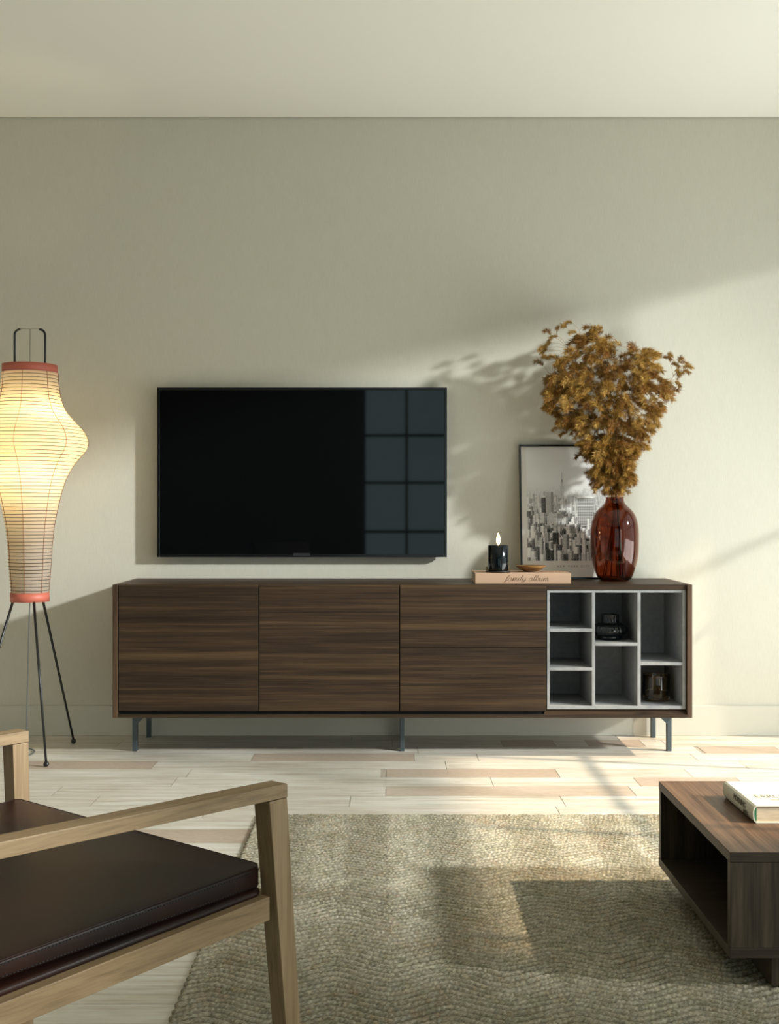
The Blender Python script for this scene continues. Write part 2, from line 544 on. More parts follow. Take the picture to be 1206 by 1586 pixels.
prof_px = [(577.4, 41.7), (600, 43.4), (617, 46), (635, 52.7), (650, 65), (665, 80), (676.7, 86.5), (687, 88), (697.5, 84.6),
           (709, 73.5), (724, 62.5), (742, 53.5), (762.7, 47), (786, 41.8), (816, 36), (845.7, 33), (875, 31.5), (905, 29), (919, 28)]
pz = [lz(v) for v, r in prof_px][::-1]; pr = [r * KL for v, r in prof_px][::-1]
def prad(z):
    return float(np.interp(z, pz, pr))
# smooth the profile a little
zz = np.linspace(pz[0], pz[-1], 240)
rr = np.interp(zz, pz, pr)
ker = np.hanning(13); ker /= ker.sum()
rs = np.convolve(np.pad(rr, 6, 'edge'), ker, 'valid')
def prad(z): return float(np.interp(z, zz, rs))
NR = 64
prof = []
for j in range(NR + 1):
    z = pz[0] + (pz[-1] - pz[0]) * j / NR
    prof.append((prad(z), z))
    if j < NR:
        z2 = z + (pz[-1] - pz[0]) / NR * 0.5
        prof.append((prad(z2) - 0.0016, z2))
sh = MB().lathe(prof, (LX, LY, 0), 72, caps=False).build('lamp_shade', PAPER, LAMP)
ring = MB()
for j in range(1, NR):
    z = pz[0] + (pz[-1] - pz[0]) * j / NR
    r = prad(z) + 0.0008
    jit = random.uniform(-0.0012, 0.0012)
    ring.tube([(LX + r * math.cos(2 * math.pi * k / 60), LY + r * math.sin(2 * math.pi * k / 60), z + jit * math.sin(4 * math.pi * k / 60))
               for k in range(60)], 0.00115, 4, closed=True)
ring.build('shade_wire', WIRE, sh)
stg = MB()
for k in range(7):
    a = R(-90 + 17.7 - 15 + 51.43 * k)
    stg.tube([(LX + (prad(z) + 0.001) * math.cos(a), LY + (prad(z) + 0.001) * math.sin(a), z) for z in np.linspace(pz[0], pz[-1], 80)], 0.0011, 4)
stg.build('shade_string', STR, sh)
def bandring(v0, v1, r, name):
    z0, z1 = lz(v1), lz(v0)
    MB().lathe([(r - 0.004, z0), (r, z0), (r, z1), (r - 0.004, z1), (r - 0.004, z0)], (LX, LY, 0), 64, caps=False).build(name, CORAL, LAMP)
bandring(565.5, 579, 0.1125, 'top_ring')
bandring(917.5, 931.5, 0.0795, 'bottom_ring')
hw = 23.6 * KL
hd = MB()
for s_ in (-1, 1):
    pts = [(LX + s_ * hw, LY, lz(640)), (LX + s_ * hw, LY, lz(519))]
    for q in range(1, 7):
        a = q * math.pi / 12
        pts.append((LX + s_ * (hw - 0.024 * (1 - math.cos(a))), LY, lz(519) + 0.024 * math.sin(a)))
    hd.tube(pts, 0.0050, 10)
hd.build('handle', BLACK, LAMP)
MB().tube([(LX - hw + 0.02, LY, lz(509.5)), (LX + hw - 0.02, LY, lz(509.5))], 0.0018, 6).build('cross_bar', newmat('pale_wire', (0.4, 0.38, 0.34), 0.4, 0.5), LAMP)
CORD = newmat('grey_cord', (0.07, 0.08, 0.08), 0.6)
MB().tube([(LX, LY, lz(509.5)), (LX, LY, lz(566))], 0.0013, 6).build('hanging_wire', CORD, LAMP)
feet = [Vector((-1.373, CAM_Y + 4.50, 0.012)), Vector((-1.390, CAM_Y + 4.95, 0.012)), Vector((-1.775, LY, 0.012))]
for q, f in enumerate(feet):
    c = Vector((LX, LY, 0)); dr = (f - c); dr.z = 0; dr.normalize()
    top = Vector((LX, LY, lz(925))) + dr * 0.066
    if q == 0: top = Vector(((52 - 603) * 4.68 / F, CAM_Y + 4.68, lz(925)))
    lg = MB().tube([top, f + Vector((0, 0, 0.004))], [0.0058, 0.0048], 10).build('leg', BLACK, LAMP)
    MB().ball(f, 0.0115, 14).build('foot', BLACK, lg)
# stays that carry the bottom ring
stay = MB()
for q in range(3):
    a = R(120 * q + 20)
    stay.tube([(LX, LY, lz(924)), (LX + 0.076 * math.cos(a), LY + 0.076 * math.sin(a), lz(924))], 0.003, 6)
stay.tube([(LX, LY, lz(924)), (LX, LY, lz(700))], 0.004, 8)
stay.build('inner_post', BLACK, LAMP)
cd = [(LX + 0.0, LY - 0.0, lz(930)), (LX - 0.006, LY, 0.45), (LX - 0.012, LY - 0.01, 0.06), (LX - 0.01, LY - 0.03, 0.008), (LX + 0.004, LY - 0.06, 0.005),
      (LX + 0.014, LY - 0.0, 0.004), (LX - 0.02, LY + 0.08, 0.004), (LX - 0.2, LY + 0.2, 0.004), (LX - 0.6, LY + 0.22, 0.004)]
def smooth_path(pts, n=8):
    pts = [Vector(p) for p in pts]
    res = []
    for i in range(len(pts) - 1):
        p0, p1, p2, p3 = pts[max(i - 1, 0)], pts[i], pts[i + 1], pts[min(i + 2, len(pts) - 1)]
        for k in range(n):
            t_ = k / n
            res.append(0.5 * ((2 * p1) + (p2 - p0) * t_ + (2 * p0 - 5 * p1 + 4 * p2 - p3) * t_ * t_ + (3 * p1 - p0 - 3 * p2 + p3) * t_ ** 3))
    res.append(pts[-1])
    return res
MB().tube([(p.x, p.y, max(p.z, 0.003)) for p in smooth_path(cd)], 0.0022, 6).build('cord', CORD, LAMP)
bulb = newmat('bulb_glass', (1, 0.9, 0.7), 0.3)
bb = bulb.node_tree.nodes['Principled BSDF']
bb.inputs['Emission Color'].default_value = (1.0, 0.78, 0.42, 1); bb.inputs['Emission Strength'].default_value = 2.5
MB().ball((LX, LY, lz(690)), 0.045, 20).build('bulb', bulb, LAMP)
for zz_, e in ((lz(660), 3.1), (lz(725), 2.6)):
    lo = light('bulb_light', 'POINT', (0, 0, zz_), e, (1.0, 0.80, 0.46), shadow_soft_size=0.03)
    lo.location = (0.052 if zz_ > lz(690) else -0.0, -0.03, zz_)
    lo.parent = LAMP

# ------------------------------------------------------------------ things on the sideboard
TZ = TOPZ + 0.0006
# album
AB = empty('photo_album', (0.548, -0.30, TZ), 'peach bound photo album lying on the sideboard under the candle and bowl', 'book')
PEACH = newmat('peach_cloth_cover', (0.50, 0.33, 0.22), 0.7, spec=0.25)
t = NT(PEACH); t.bump(t.noise(t.coords(), 900, 2, 0.5), 0.2, 0.0004)
PAGE = newmat('page_edge', (0.66, 0.56, 0.42), 0.8, spec=0.2)
t = NT(PAGE); nn = t.noise(t.coords((0.02, 0.02, 1)), 1500, 2, 0.5)
t.l(t.ramp(nn, [(0.35, (0.58, 0.46, 0.32)), (0.6, (0.74, 0.62, 0.45))]), t.b.inputs['Base Color'])
ax0, ax1 = (735.8 - 603) * 4.724 / F, (883.9 - 603) * 4.724 / F
ay0, ay1 = CAM_Y + 4.724, CAM_Y + 4.951
AH = 0.0435
MB().box(ax0, ax1, ay0, ay0 + 0.004, TZ, TZ + AH).box(ax0, ax1, ay0 + 0.004, ay1, TZ + AH - 0.004, TZ + AH).box(
    ax0, ax1, ay0 + 0.004, ay1, TZ, TZ + 0.004).build('cover', PEACH, AB, 0.0008)
MB().box(ax0 + 0.004, ax1 - 0.004, ay0 + 0.004, ay1 - 0.004, TZ + 0.004, TZ + AH - 0.004).build('pages', newmat('album_page_edge', (0.52, 0.42, 0.32), 0.8), AB)
# handwriting strokes, unit = x-height
def cat(lst, n=6): return smooth_path([(a, 0, b) for a, b in lst], n)
CH = {
    'f': ([[(0.0, 0.05), (0.35, 0.9), (0.62, 1.9), (0.48, 2.25), (0.28, 1.8), (0.22, 0.6), (0.12, -0.7), (-0.12, -0.9), (-0.1, -0.45), (0.3, 0.1), (0.6, 0.35)]], 0.62),
    'a': ([[(0.75, 0.85), (0.45, 1.0), (0.12, 0.6), (0.1, 0.15), (0.35, 0.0), (0.65, 0.35), (0.78, 0.95), (0.72, 0.3), (0.85, 0.0), (1.1, 0.3)]], 1.05),
    'm': ([[(0.0, 0.3), (0.18, 0.95), (0.15, 0.0), (0.3, 0.7), (0.5, 1.0), (0.58, 0.7), (0.55, 0.0), (0.7, 0.7), (0.9, 1.0), (0.99, 0.7), (0.95, 0.2), (1.08, 0.0), (1.3, 0.3)]], 1.28),
    'i': ([[(0.0, 0.3), (0.22, 1.0), (0.2, 0.25), (0.33, 0.0), (0.55, 0.3)], [(0.32, 1.55), (0.36, 1.62)]], 0.52),
    'l': ([[(0.0, 0.3), (0.45, 1.5), (0.45, 2.2), (0.25, 2.1), (0.18, 0.9), (0.25, 0.1), (0.4, 0.0), (0.6, 0.3)]], 0.56),
    'y': ([[(0.0, 0.3), (0.18, 1.0), (0.2, 0.25), (0.42, 0.05), (0.68, 0.5), (0.76, 1.0), (0.66, -0.2), (0.38, -0.95), (0.12, -0.85), (0.35, -0.3), (0.98, 0.35)]], 0.95),
    'b': ([[(0.0, 0.3), (0.42, 1.5), (0.42, 2.2), (0.24, 2.1), (0.18, 0.9), (0.22, 0.12), (0.45, 0.0), (0.72, 0.35), (0.62, 0.85), (0.75, 0.95), (1.0, 0.85)]], 0.92),
    'u': ([[(0.0, 0.3), (0.18, 1.0), (0.18, 0.25), (0.38, 0.0), (0.62, 0.4), (0.72, 1.0), (0.7, 0.25), (0.85, 0.0), (1.05, 0.3)]], 1.0),
    ' ': ([], 0.62)}
script = MB(); cur = 0.0; strokes = []
for ch in 'family album':
    ss, adv = CH[ch]
    for s_ in ss:
        strokes.append([(p.x + cur + 0.22 * p.z, p.z) for p in cat(s_)])
    cur += adv
wx0 = (782 - 603) * 4.724 / F; wx1 = (849 - 603) * 4.724 / F
sc_ = (wx1 - wx0) / cur
zb = TZ + 0.0105
def zl(b_): return 0.0138 * (b_ * 0.4 if b_ < 0 else (b_ if b_ < 1 else 1 + (b_ - 1) * 0.62))
for s_ in strokes:
    script.tube([(wx0 + a * sc_, ay0 - 0.0002, zb + zl(b_)) for a, b_ in s_], 0.00062, 5)
INK = newmat('brown_embossed_ink', (0.13, 0.060, 0.030), 0.6)
tag(script.build('lettering', INK, AB), 'brown handwritten words family album')


def text_mesh(name, body, size, mat, parent, M, extrude=0.0002, space=1.0, sx_=1.0):
    cu = bpy.data.curves.new(name, 'FONT')
    cu.body = body; cu.size = size; cu.extrude = extrude; cu.space_character = space
    cu.align_x = 'CENTER'; cu.align_y = 'CENTER'
    to = bpy.data.objects.new(name + '_tmp', cu)
    COL.objects.link(to)
    dg = bpy.context.evaluated_depsgraph_get()
    me = bpy.data.meshes.new_from_object(to.evaluated_get(dg))
    bpy.data.objects.remove(to)
    me.transform(Matrix.Diagonal((sx_, 1, 1, 1)))
    me.transform(M)
    me.materials.clear(); me.materials.append(mat)
    o = bpy.data.objects.new(name, me)
    COL.objects.link(o)
    o.parent = parent
    return o

# words pressed into the album's top, near its right end
tm = Matrix.Translation(Vector(((860 - 603) * 4.84 / F, CAM_Y + 4.85, TZ + AH)) - Vector(AB.location)) @ Matrix.Rotation(R(0), 4, 'Z')
text_mesh('cover_lettering', 'album', 0.075, INK, AB, tm, 0.0003, 1.0, 0.75)

# bowl on the album
bxp = px(821.5, 885, 4.835)
BZ = TZ + AH + 0.0004
BO = empty('wooden_bowl', (bxp.x, bxp.y, BZ), 'shallow brown wooden dish resting on the peach album beside the candle', 'bowl')
BOWLM = wood('bowl_wood', 0, (0.10, 0.045, 0.012), (0.20, 0.10, 0.028), (0.32, 0.17, 0.055), fine=120, broad=30, rough=0.35)
RB = 24.6 * 4.835 / F
pf_ = [(0.012, 0.0), (0.022, 0.0), (0.042, 0.008), (0.056, 0.0175), (RB, 0.0255), (RB - 0.001, 0.0268), (0.054, 0.0205), (0.040, 0.0115), (0.020, 0.0045), (0.002, 0.0035)]
MB().lathe(pf_, (bxp.x, bxp.y, BZ), 48).build('dish', BOWLM, BO)

# coaster and candle
cp = px(771.2, 884, 4.80)
COa = empty('coaster', (cp.x, cp.y, BZ), 'thin dark round coaster between the candle and the peach album', 'coaster')
MB().lathe([(0.048, 0), (0.0535, 0.001), (0.0545, 0.004), (0.0535, 0.0055), (0.048, 0.0058)], (cp.x, cp.y, BZ), 48).build('disc', newmat('dark_bronze', (0.02, 0.016, 0.012), 0.35), COa)
MB().box(cp.x - 0.050, cp.x + 0.052, cp.y + 0.036, cp.y + 0.040, BZ + 0.0055, BZ + 0.021).build('raised_rim', newmat('pale_brass', (0.42, 0.31, 0.16), 0.4, 0.7), COa)
CZ = BZ + 0.0061
CA = empty('candle', (cp.x, cp.y, CZ), 'lit candle in a glossy black glass jar beside the framed city print', 'candle')
JAR = newmat('black_gloss_glass', (0.002, 0.004, 0.005), 0.09, spec=0.4)
rj = 15.7 * 4.80 / F
HJ = 0.1085
MB().lathe([(rj - 0.004, 0), (rj - 0.0005, 0.0015), (rj, 0.004), (rj, HJ - 0.001), (rj - 0.001, HJ), (rj - 0.003, HJ), (rj - 0.0035, HJ - 0.002), (rj - 0.0035, HJ - 0.016)],
           (cp.x, cp.y, CZ), 56).build('jar', JAR, CA)
MB().lathe([(rj - 0.0038, HJ - 0.03), (rj - 0.0038, HJ - 0.014), (0.008, HJ - 0.0125)], (cp.x, cp.y, CZ), 40).build('wax', newmat('cream_wax', (0.7, 0.62, 0.48), 0.5), CA)
MB().tube([(cp.x, cp.y, CZ + HJ - 0.014), (cp.x + 0.001, cp.y, CZ + HJ + 0.006)], 0.0012, 6).build('wick', BLACK, CA)
FL = bpy.data.materials.new('flame'); FL.use_nodes = True
ft = FL.node_tree; ft.nodes.clear()
fo_ = ft.nodes.new('ShaderNodeOutputMaterial'); fe = ft.nodes.new('ShaderNodeEmission')
fe.inputs[0].default_value = (1.0, 0.72, 0.36, 1); fe.inputs[1].default_value = 9.0
ft.links.new(fe.outputs[0], fo_.inputs[0])
fl = MB().lathe([(0.0015, 0), (0.0062, 0.008), (0.0088, 0.018), (0.0078, 0.029), (0.0045, 0.041), (0.0012, 0.052)], (cp.x + 0.001, cp.y, CZ + HJ + 0.001), 20)
fl.build('flame', FL, CA)
cl = light('flame_light', 'POINT', (0, 0, HJ + 0.075), 0.25, (1.0, 0.65, 0.3), shadow_soft_size=0.01)
cl.parent = CA

# ------------------------------------------------------------------ framed city print (leans on the wall)
FW, FH, FT = 0.449, 0.613, 0.018
fa = math.asin(0.082 / FH)
PF = empty('framed_print', (0.813, -0.106, TZ), 'thin black framed black and white city skyline print leaning on the wall', 'picture frame', rx=-fa)
FRM = newmat('black_frame_gloss', (0.006, 0.008, 0.009), 0.12, spec=0.7)
w2 = FW / 2; fwid = 0.0085
fb = MB().box(-w2, -w2 + fwid, 0, FT, 0, FH).box(w2 - fwid, w2, 0, FT, 0, FH).box(-w2 + fwid, w2 - fwid, 0, FT, FH - fwid, FH).box(-w2 + fwid, w2 - fwid, 0, FT, 0, fwid)
fb.build('frame', FRM, PF, 0.0015, world=False)
MB().box(-w2 + fwid * 0.5, w2 - fwid * 0.5, 0.009, 0.016, fwid * 0.5, FH - fwid * 0.5).build('backing', newmat('paper_white', (0.66, 0.625, 0.57), 0.7, spec=0.3), PF, world=False)
# picture raster
rng = np.random.RandomState(5)
GW, GH = 230, 300
img = np.zeros((GH, GW)); ii = np.arange(GH)[:, None] / GH; jj = np.arange(GW)[None, :] / GW
img[:] = 0.80 - 0.10 * np.exp(-((ii - 0.42) / 0.10) ** 2) * (1 - jj * 0.6)
img += 0.09 * np.clip((jj - 0.45) * 2, 0, 1) * np.exp(-((ii - 0.18) / 0.2) ** 2)
def blob(n, s):
    g = np.zeros((GH, GW))
    for _ in range(n):
        a, b_ = rng.uniform(0, 0.42), rng.uniform(0.2, 1)
        g += rng.uniform(-1, 1) * np.exp(-(((ii - a) / s) ** 2 + ((jj - b_) / (1.6 * s)) ** 2))
    return g
img += 0.022 * blob(26, 0.05)
def bld(i0, j0, i1, j1, tone, con, style):
    i0, i1, j0, j1 = int(i0), int(min(i1, GH)), int(max(j0, 0)), int(min(j1, GW))
    if i1 <= i0 or j1 <= j0: return
    blk = np.full((i1 - i0, j1 - j0), tone)
    w = j1 - j0
    yy = np.arange(i1 - i0)[:, None]; xx = np.arange(w)[None, :]
    blk = blk * np.where(xx > w * 0.62, 1 - 0.45 * con, 1 + 0.18 * con)
    if style == 0: blk = blk - con * 0.20 * ((yy % 3 == 1) & (xx % 2 == 1))
    elif style == 1: blk = blk - con * 0.26 * (xx % 3 == 1)
    elif style == 2: blk = blk - con * 0.24 * (yy % 3 == 1)
    blk = blk + rng.uniform(-0.16, 0.16, blk.shape) * con
    blk[:2] += 0.12 * con
    img[i0:i1, j0:j1] = np.clip(blk, 0.012, 0.95)
def tower(jc, top, w, tone):
    bld(top + 26, jc - w, jc + w, 0, 0, 0, 3)
# far spire
sj = 96
for i in range(66, 200):
    hw_ = 0 if i < 84 else (1 if i < 92 else (3 if i < 100 else (5 if i < 122 else 7)))
    tn = 0.30 if i < 92 else 0.58 + (i - 92) * 0.0012
    img[i, sj - hw_:sj + hw_ + 1] = tn + (0.03 if hw_ > 2 and (i // 3) % 2 else 0)
N = 1500
for k in range(N):
    dpt = (k / N)                              # 0 far .. 1 near
    base = 128 + 178 * dpt ** 1.15
    h = rng.uniform(8, 36) * (0.55 + 0.7 * dpt) * (1.5 if rng.rand() < 0.15 else 1)
    w = rng.uniform(4, 12) * (0.6 + 0.85 * dpt)
    j0 = rng.uniform(-8, GW)
    fog = (1 - dpt) ** 1.4
    raw = rng.choice([0.05, 0.10, 0.22, 0.45, 0.62, 0.72, 0.8, 0.55])
    bld(base - h, j0, base + 30 * dpt + 8, j0 + w, raw * (1 - fog * 0.93) + 0.70 * fog * 0.93, 1 - 0.85 * fog, rng.randint(0, 4))
    if k == int(N * 0.50): bld(118, 66 - 12, 215, 66 + 6, 0.52, 0.5, 1)
    if k == int(N * 0.55): bld(133, 40, 175, 52, 0.17, 0.5, 0)
    if k == int(N * 0.62):
        i0, i1, j0_, j1_ = 130, 226, 136, 180
        b_ = np.full((i1 - i0, j1_ - j0_), 0.72)
        yy = np.arange(i1 - i0)[:, None]; xx = np.arange(j1_ - j0_)[None, :]
        b_ = np.where((xx % 5 != 0) & (yy % 4 != 0), 0.22, b_); b_[:4] = 0.86; b_[24:26] = 0.8
        img[i0:i1, j0_:j1_] = b_
        bld(175, 60, 232, 95, 0.62, 0.55, 2)
img = np.clip(img, 0.01, 0.9)
pw0, pw1, ph0, ph1 = -w2 + 0.032, w2 - 0.032, 0.083, FH - fwid - 0.006
gx, gz = np.meshgrid(np.linspace(pw0, pw1, GW), np.linspace(ph1, ph0, GH))
vs = np.stack([gx, np.full_like(gx, 0.0086), gz], -1).reshape(-1, 3)
idx = np.arange(GH * GW).reshape(GH, GW)
quads = np.stack([idx[1:, :-1], idx[1:, 1:], idx[:-1, 1:], idx[:-1, :-1]], -1).reshape(-1, 4)


def grid_mesh(name, vs, quads, mat, col=None, smooth=False):
    me = bpy.data.meshes.new(name)
    nv, nq = len(vs), len(quads)
    me.vertices.add(nv); me.vertices.foreach_set('co', vs.astype(np.float32).ravel())
    me.loops.add(nq * 4); me.loops.foreach_set('vertex_index', quads.astype(np.int32).ravel())
    me.polygons.add(nq)
    me.polygons.foreach_set('loop_start', np.arange(0, nq * 4, 4, dtype=np.int32))
    me.polygons.foreach_set('use_smooth', np.full(nq, smooth))
    me.update(calc_edges=True)
    if col is not None:
        ca = me.color_attributes.new('ink', 'FLOAT_COLOR', 'POINT')
        ca.data.foreach_set('color', np.concatenate([col, np.ones((nv, 1))], 1).astype(np.float32).ravel())
    me.materials.append(mat)
    o = bpy.data.objects.new(name, me)
    COL.objects.link(o)
    return o


def attr_mat(name, rough, spec):
    m = newmat(name, (0.5, 0.5, 0.5), rough, spec=spec)
    t = NT(m); a = t.n('ShaderNodeAttribute', attribute_name='ink'); t.l(a.outputs['Color'], t.b.inputs['Base Color'])
    return m, t
PRM, _ = attr_mat('printed_ink', 0.6, 0.3)
g = img.ravel()[:, None] ** 1.2
colp = np.concatenate([g * 0.92, g * 0.90, g * 0.86], 1)
pr_ = grid_mesh('print', vs, quads, PRM, colp)
pr_.parent = PF
tag(pr_, 'black and white photograph of city towers')
TXI = newmat('caption_ink', (0.03, 0.03, 0.03), 0.6)
M = Matrix.Translation((0.012, 0.0086, 0.058)) @ Matrix.Rotation(R(90), 4, 'X')
text_mesh('caption', 'NEW YORK CITY', 0.0125, TXI, PF, M, 0.0001, 1.65)

# ------------------------------------------------------------------ amber vase with dried branches
VXc, VYc = 348.5 * 4.90 / F, CAM_Y + 4.90
KV = 4.90 / F
VA = empty('amber_vase', (VXc, VYc, TZ), 'large reddish amber glass vase on the sideboard beside the framed print', 'vase')
GL = newmat('amber_glass', (0.37, 0.135, 0.065), 0.02, spec=0.5)
GL.node_tree.nodes['Principled BSDF'].inputs['Transmission Weight'].default_value = 1.0
GL.node_tree.nodes['Principled BSDF'].inputs['IOR'].default_value = 1.42
# (v, half-width px)
vp = [(900, 21), (898, 24), (893, 27), (884, 30.5), (872, 34), (858, 36.3), (840, 37), (822, 36.8), (808, 34.6), (798, 31), (790, 25.5), (784, 19), (779, 15.2), (774.5, 14.0), (770.5, 14.0)]
vz = lambda v: (900.5 - v) * KV
outer = [(r * KV, vz(v)) for v, r in vp]
inner = [(max(r - 1.3, 1) * KV, vz(v) + (0.006 if v > 895 else 0)) for v, r in vp[::-1]]
inner[0] = (12.8 * KV, vz(770.5))
prof = [(0.03, 0.0)] + outer + inner + [(0.01, vz(900) + 0.010)]
# smooth by subdividing with catmull
sp = smooth_path([(r, 0, z) for r, z in outer], 4)
si = smooth_path([(r, 0, z) for r, z in inner], 4)
prof = [(0.002, 0.0003), (0.05, 0.0)] + [(p.x, max(p.z, 0)) for p in sp] + [(p.x, max(p.z, 0.006)) for p in si] + [(0.002, 0.008)]
MB().lathe(prof, (VXc, VYc, TZ), 80).build('glass_body', GL, VA)

BQ = empty('dried_bouquet', (VXc, VYc, TZ + 0.012), 'bushy golden brown dried plume branches standing in the amber vase', 'dried flowers')
PLM, t = attr_mat('dried_plume', 0.75, 0.2)
STM = newmat('dried_stem', (0.42, 0.22, 0.06), 0.7)
STD = newmat('dark_stem', (0.02, 0.016, 0.012), 0.7)
neck = Vector((VXc, VYc, TZ + vz(770)))
poly = [(905, 512), (917, 502), (930, 506), (940, 520), (944, 545), (952, 556), (966, 552), (974, 535), (986, 530), (1000, 540), (1012, 542), (1018, 560),
        (1022, 585), (1034, 583), (1040, 600), (1030, 620), (1016, 640), (1010, 660), (998, 672), (1000, 688), (984, 694), (976, 706), (972, 724), (980, 738), (966, 744),
        (962, 764), (940, 762), (935, 745), (926, 748), (918, 733), (924, 712), (912, 700), (900, 692), (908, 680), (893, 668), (882, 655), (868, 655), (862, 640), (850, 620), (846, 600),
        (852, 575), (860, 555), (878, 548), (884, 528)]
def inside(u, v):
    c = False; n_ = len(poly)
    for i in range(n_):
        (a, b_), (c_, d_) = poly[i], poly[(i + 1) % n_]
        if (b_ > v) != (d_ > v) and u < (c_ - a) * (v - b_) / (d_ - b_) + a: c = not c
    return c
random.seed(4)
tufts = []
tries = 0
while len(tufts) < 860 and tries < 60000:
    tries += 1
    u, v = (random.uniform(840, 1045), random.uniform(500, 768)) if tries % 6 else (random.uniform(905, 985), random.uniform(680, 766))
    if not inside(u, v): continue
    wv = float(np.interp(v, [500, 600, 700, 768], [0.13, 0.15, 0.075, 0.035]))
    dd = random.uniform(-wv, wv)
    p = px(u, v, 4.90 + dd)
    p.x = VXc + (p.x - VXc)
    if any((p - q[0]).length < (0.0108 if v < 685 else 0.0088) for q in tufts): continue
    tufts.append((p, 1.0))
for (u, v) in [(872, 503), (880, 497), (889, 512), (897, 520), (850, 512), (858, 518), (848, 530), (840, 535), (843, 540), (838, 560), (846, 552), (857, 550), (950, 535), (958, 530), (949, 543),
               (1031, 550), (1036, 547), (1044, 561), (1052, 555), (1058, 558), (1062, 565), (1060, 572), (1048, 572), (1050, 582), (1048, 590), (866, 660), (874, 668), (999, 540), (1012, 548), (848, 625),
               (1000, 690), (896, 702), (925, 752), (868, 655)]:
    tufts.append((px(u, v, 4.90 + random.uniform(-0.05, 0.05)), 0.85))
cen = px(948, 650, 4.90)
pv, pf, pc = [], [], []
rg = random.Random(9)
def rnd3():
    while True:
        q = Vector((rg.uniform(-1, 1), rg.uniform(-1, 1), rg.uniform(-1, 1)))
        if 0.05 < q.length < 1: return q.normalized()
pal = [(0.30, 0.165, 0.030), (0.38, 0.22, 0.048), (0.48, 0.30, 0.080), (0.24, 0.115, 0.022), (0.32, 0.16, 0.040)]
axes = []
for (p, s_) in tufts:
    outv = (p - neck); outv.z *= 0.25
    outv = outv.normalized() if outv.length > 1e-6 else rnd3()
    d0 = (outv * 0.9 + Vector((0, 0, rg.uniform(0.0, 0.9))) + rnd3() * 0.75).normalized()
    L = rg.uniform(0.050, 0.075) * s_
    ax = []
    q = p - d0 * L * 0.35
    d = d0.copy()
    for k in range(8):
        ax.append((q.copy(), d.copy()))
        q = q + d * L / 8
        d = (d + Vector((0, 0, -0.30))).normalized()
    axes.append(ax)
    tone = rg.choice(pal)
    for _ in range(190):
        k = rg.uniform(0, 7); i = int(k); fr_ = k - i
        bq = ax[i][0].lerp(ax[min(i + 1, 7)][0], fr_); bd = ax[i][1]
        side = rnd3(); side = (side - bd * side.dot(bd)).normalized()
        nd = (bd * rg.uniform(0.5, 1.2) + side * rg.uniform(0.6, 1.3) + Vector((0, 0, -0.25))).normalized()
        ln = rg.uniform(0.013, 0.027) * (0.75 + 0.4 * math.sin(math.pi * (k + 1) / 9)) * s_
        wv_ = nd.cross(rnd3()).normalized() * rg.uniform(0.00045, 0.0008)
        mid = bq + nd * ln * 0.5 + Vector((0, 0, -0.0005))
        tip = bq + nd * ln + Vector((0, 0, -0.0018))
        i0 = len(pv)
        pv += [bq - wv_ * 0.6, bq + wv_ * 0.6, mid + wv_, mid - wv_, tip]
        pf += [(i0, i0 + 1, i0 + 2, i0 + 3), (i0 + 3, i0 + 2, i0 + 4)]
        sh_ = rg.uniform(0.6, 1.35)
        c_ = tuple(min(1, x * sh_) for x in tone)
        pc += [c_] * 5
off = Vector(BQ.location)
me = bpy.data.meshes.new('plumes')
me.from_pydata([tuple(v - off) for v in pv], [], pf)
ca = me.color_attributes.new('ink', 'FLOAT_COLOR', 'POINT')
ca.data.foreach_set('color', [x for c_ in pc for x in (*c_, 1.0)])
me.materials.append(PLM)
po = bpy.data.objects.new('plumes', me); COL.objects.link(po); po.parent = BQ
po['kind'] = 'stuff'
# branches: main stems from the vase floor through the neck, twigs to the tufts
mains = [(880, 540), (905, 525), (925, 515), (960, 575), (985, 545), (1012, 560), (1030, 600), (865, 600), (940, 600), (1048, 575)]
mp_pts = []
for q, (u, v) in enumerate(mains):
    a = 2 * math.pi * q / len(mains) + 0.4
    foot = Vector((VXc + 0.050 * math.cos(a), VYc + 0.050 * math.sin(a), TZ + 0.016))
    nk = neck + Vector((0.014 * math.cos(a + 2.6), 0.014 * math.sin(a + 2.6), 0.0))
    end = px(u, v, 4.90 + 0.06 * math.sin(3 * q))
    mid = nk.lerp(end, 0.5) + Vector((0.10 * (nk.x - end.x), 0, 0.02))
    up = nk + Vector(((end.x - nk.x) * 0.06, 0, 0.05))
    path = [foot.lerp(nk, k / 6) for k in range(6)] + smooth_path([nk, up, mid, end], 7)
    mp_pts += path[8:]
    MB().tube(path, [0.0026] * 6 + [0.0022 - 0.0014 * k / (len(path) - 6) for k in range(len(path) - 6)], 6).build('stem', STM, BQ)
path = [Vector((VXc + 0.03, VYc - 0.03, TZ + 0.016)), neck + Vector((0.006, -0.012, 0)), neck + Vector((0.009, -0.01, 0.06))]
tag(MB().tube(path, 0.0035, 6).build('stem', STD, BQ), 'dark stem')
tw = MB()
for ax in axes:
    s0 = ax[0][0]
    best = min(mp_pts, key=lambda w_: (w_ - s0).length + 0.8 * max(0, w_.z - s0.z + 0.015))
    m_ = best.lerp(s0, 0.5) + Vector((0, 0, 0.008))
    tw.tube([best, m_] + [a_[0] for a_ in ax], [0.0008, 0.0007] + [0.0006] * 8, 3)
tw.build('twigs', STM, BQ)
bpy.data.objects['twigs']['kind'] = 'stuff'

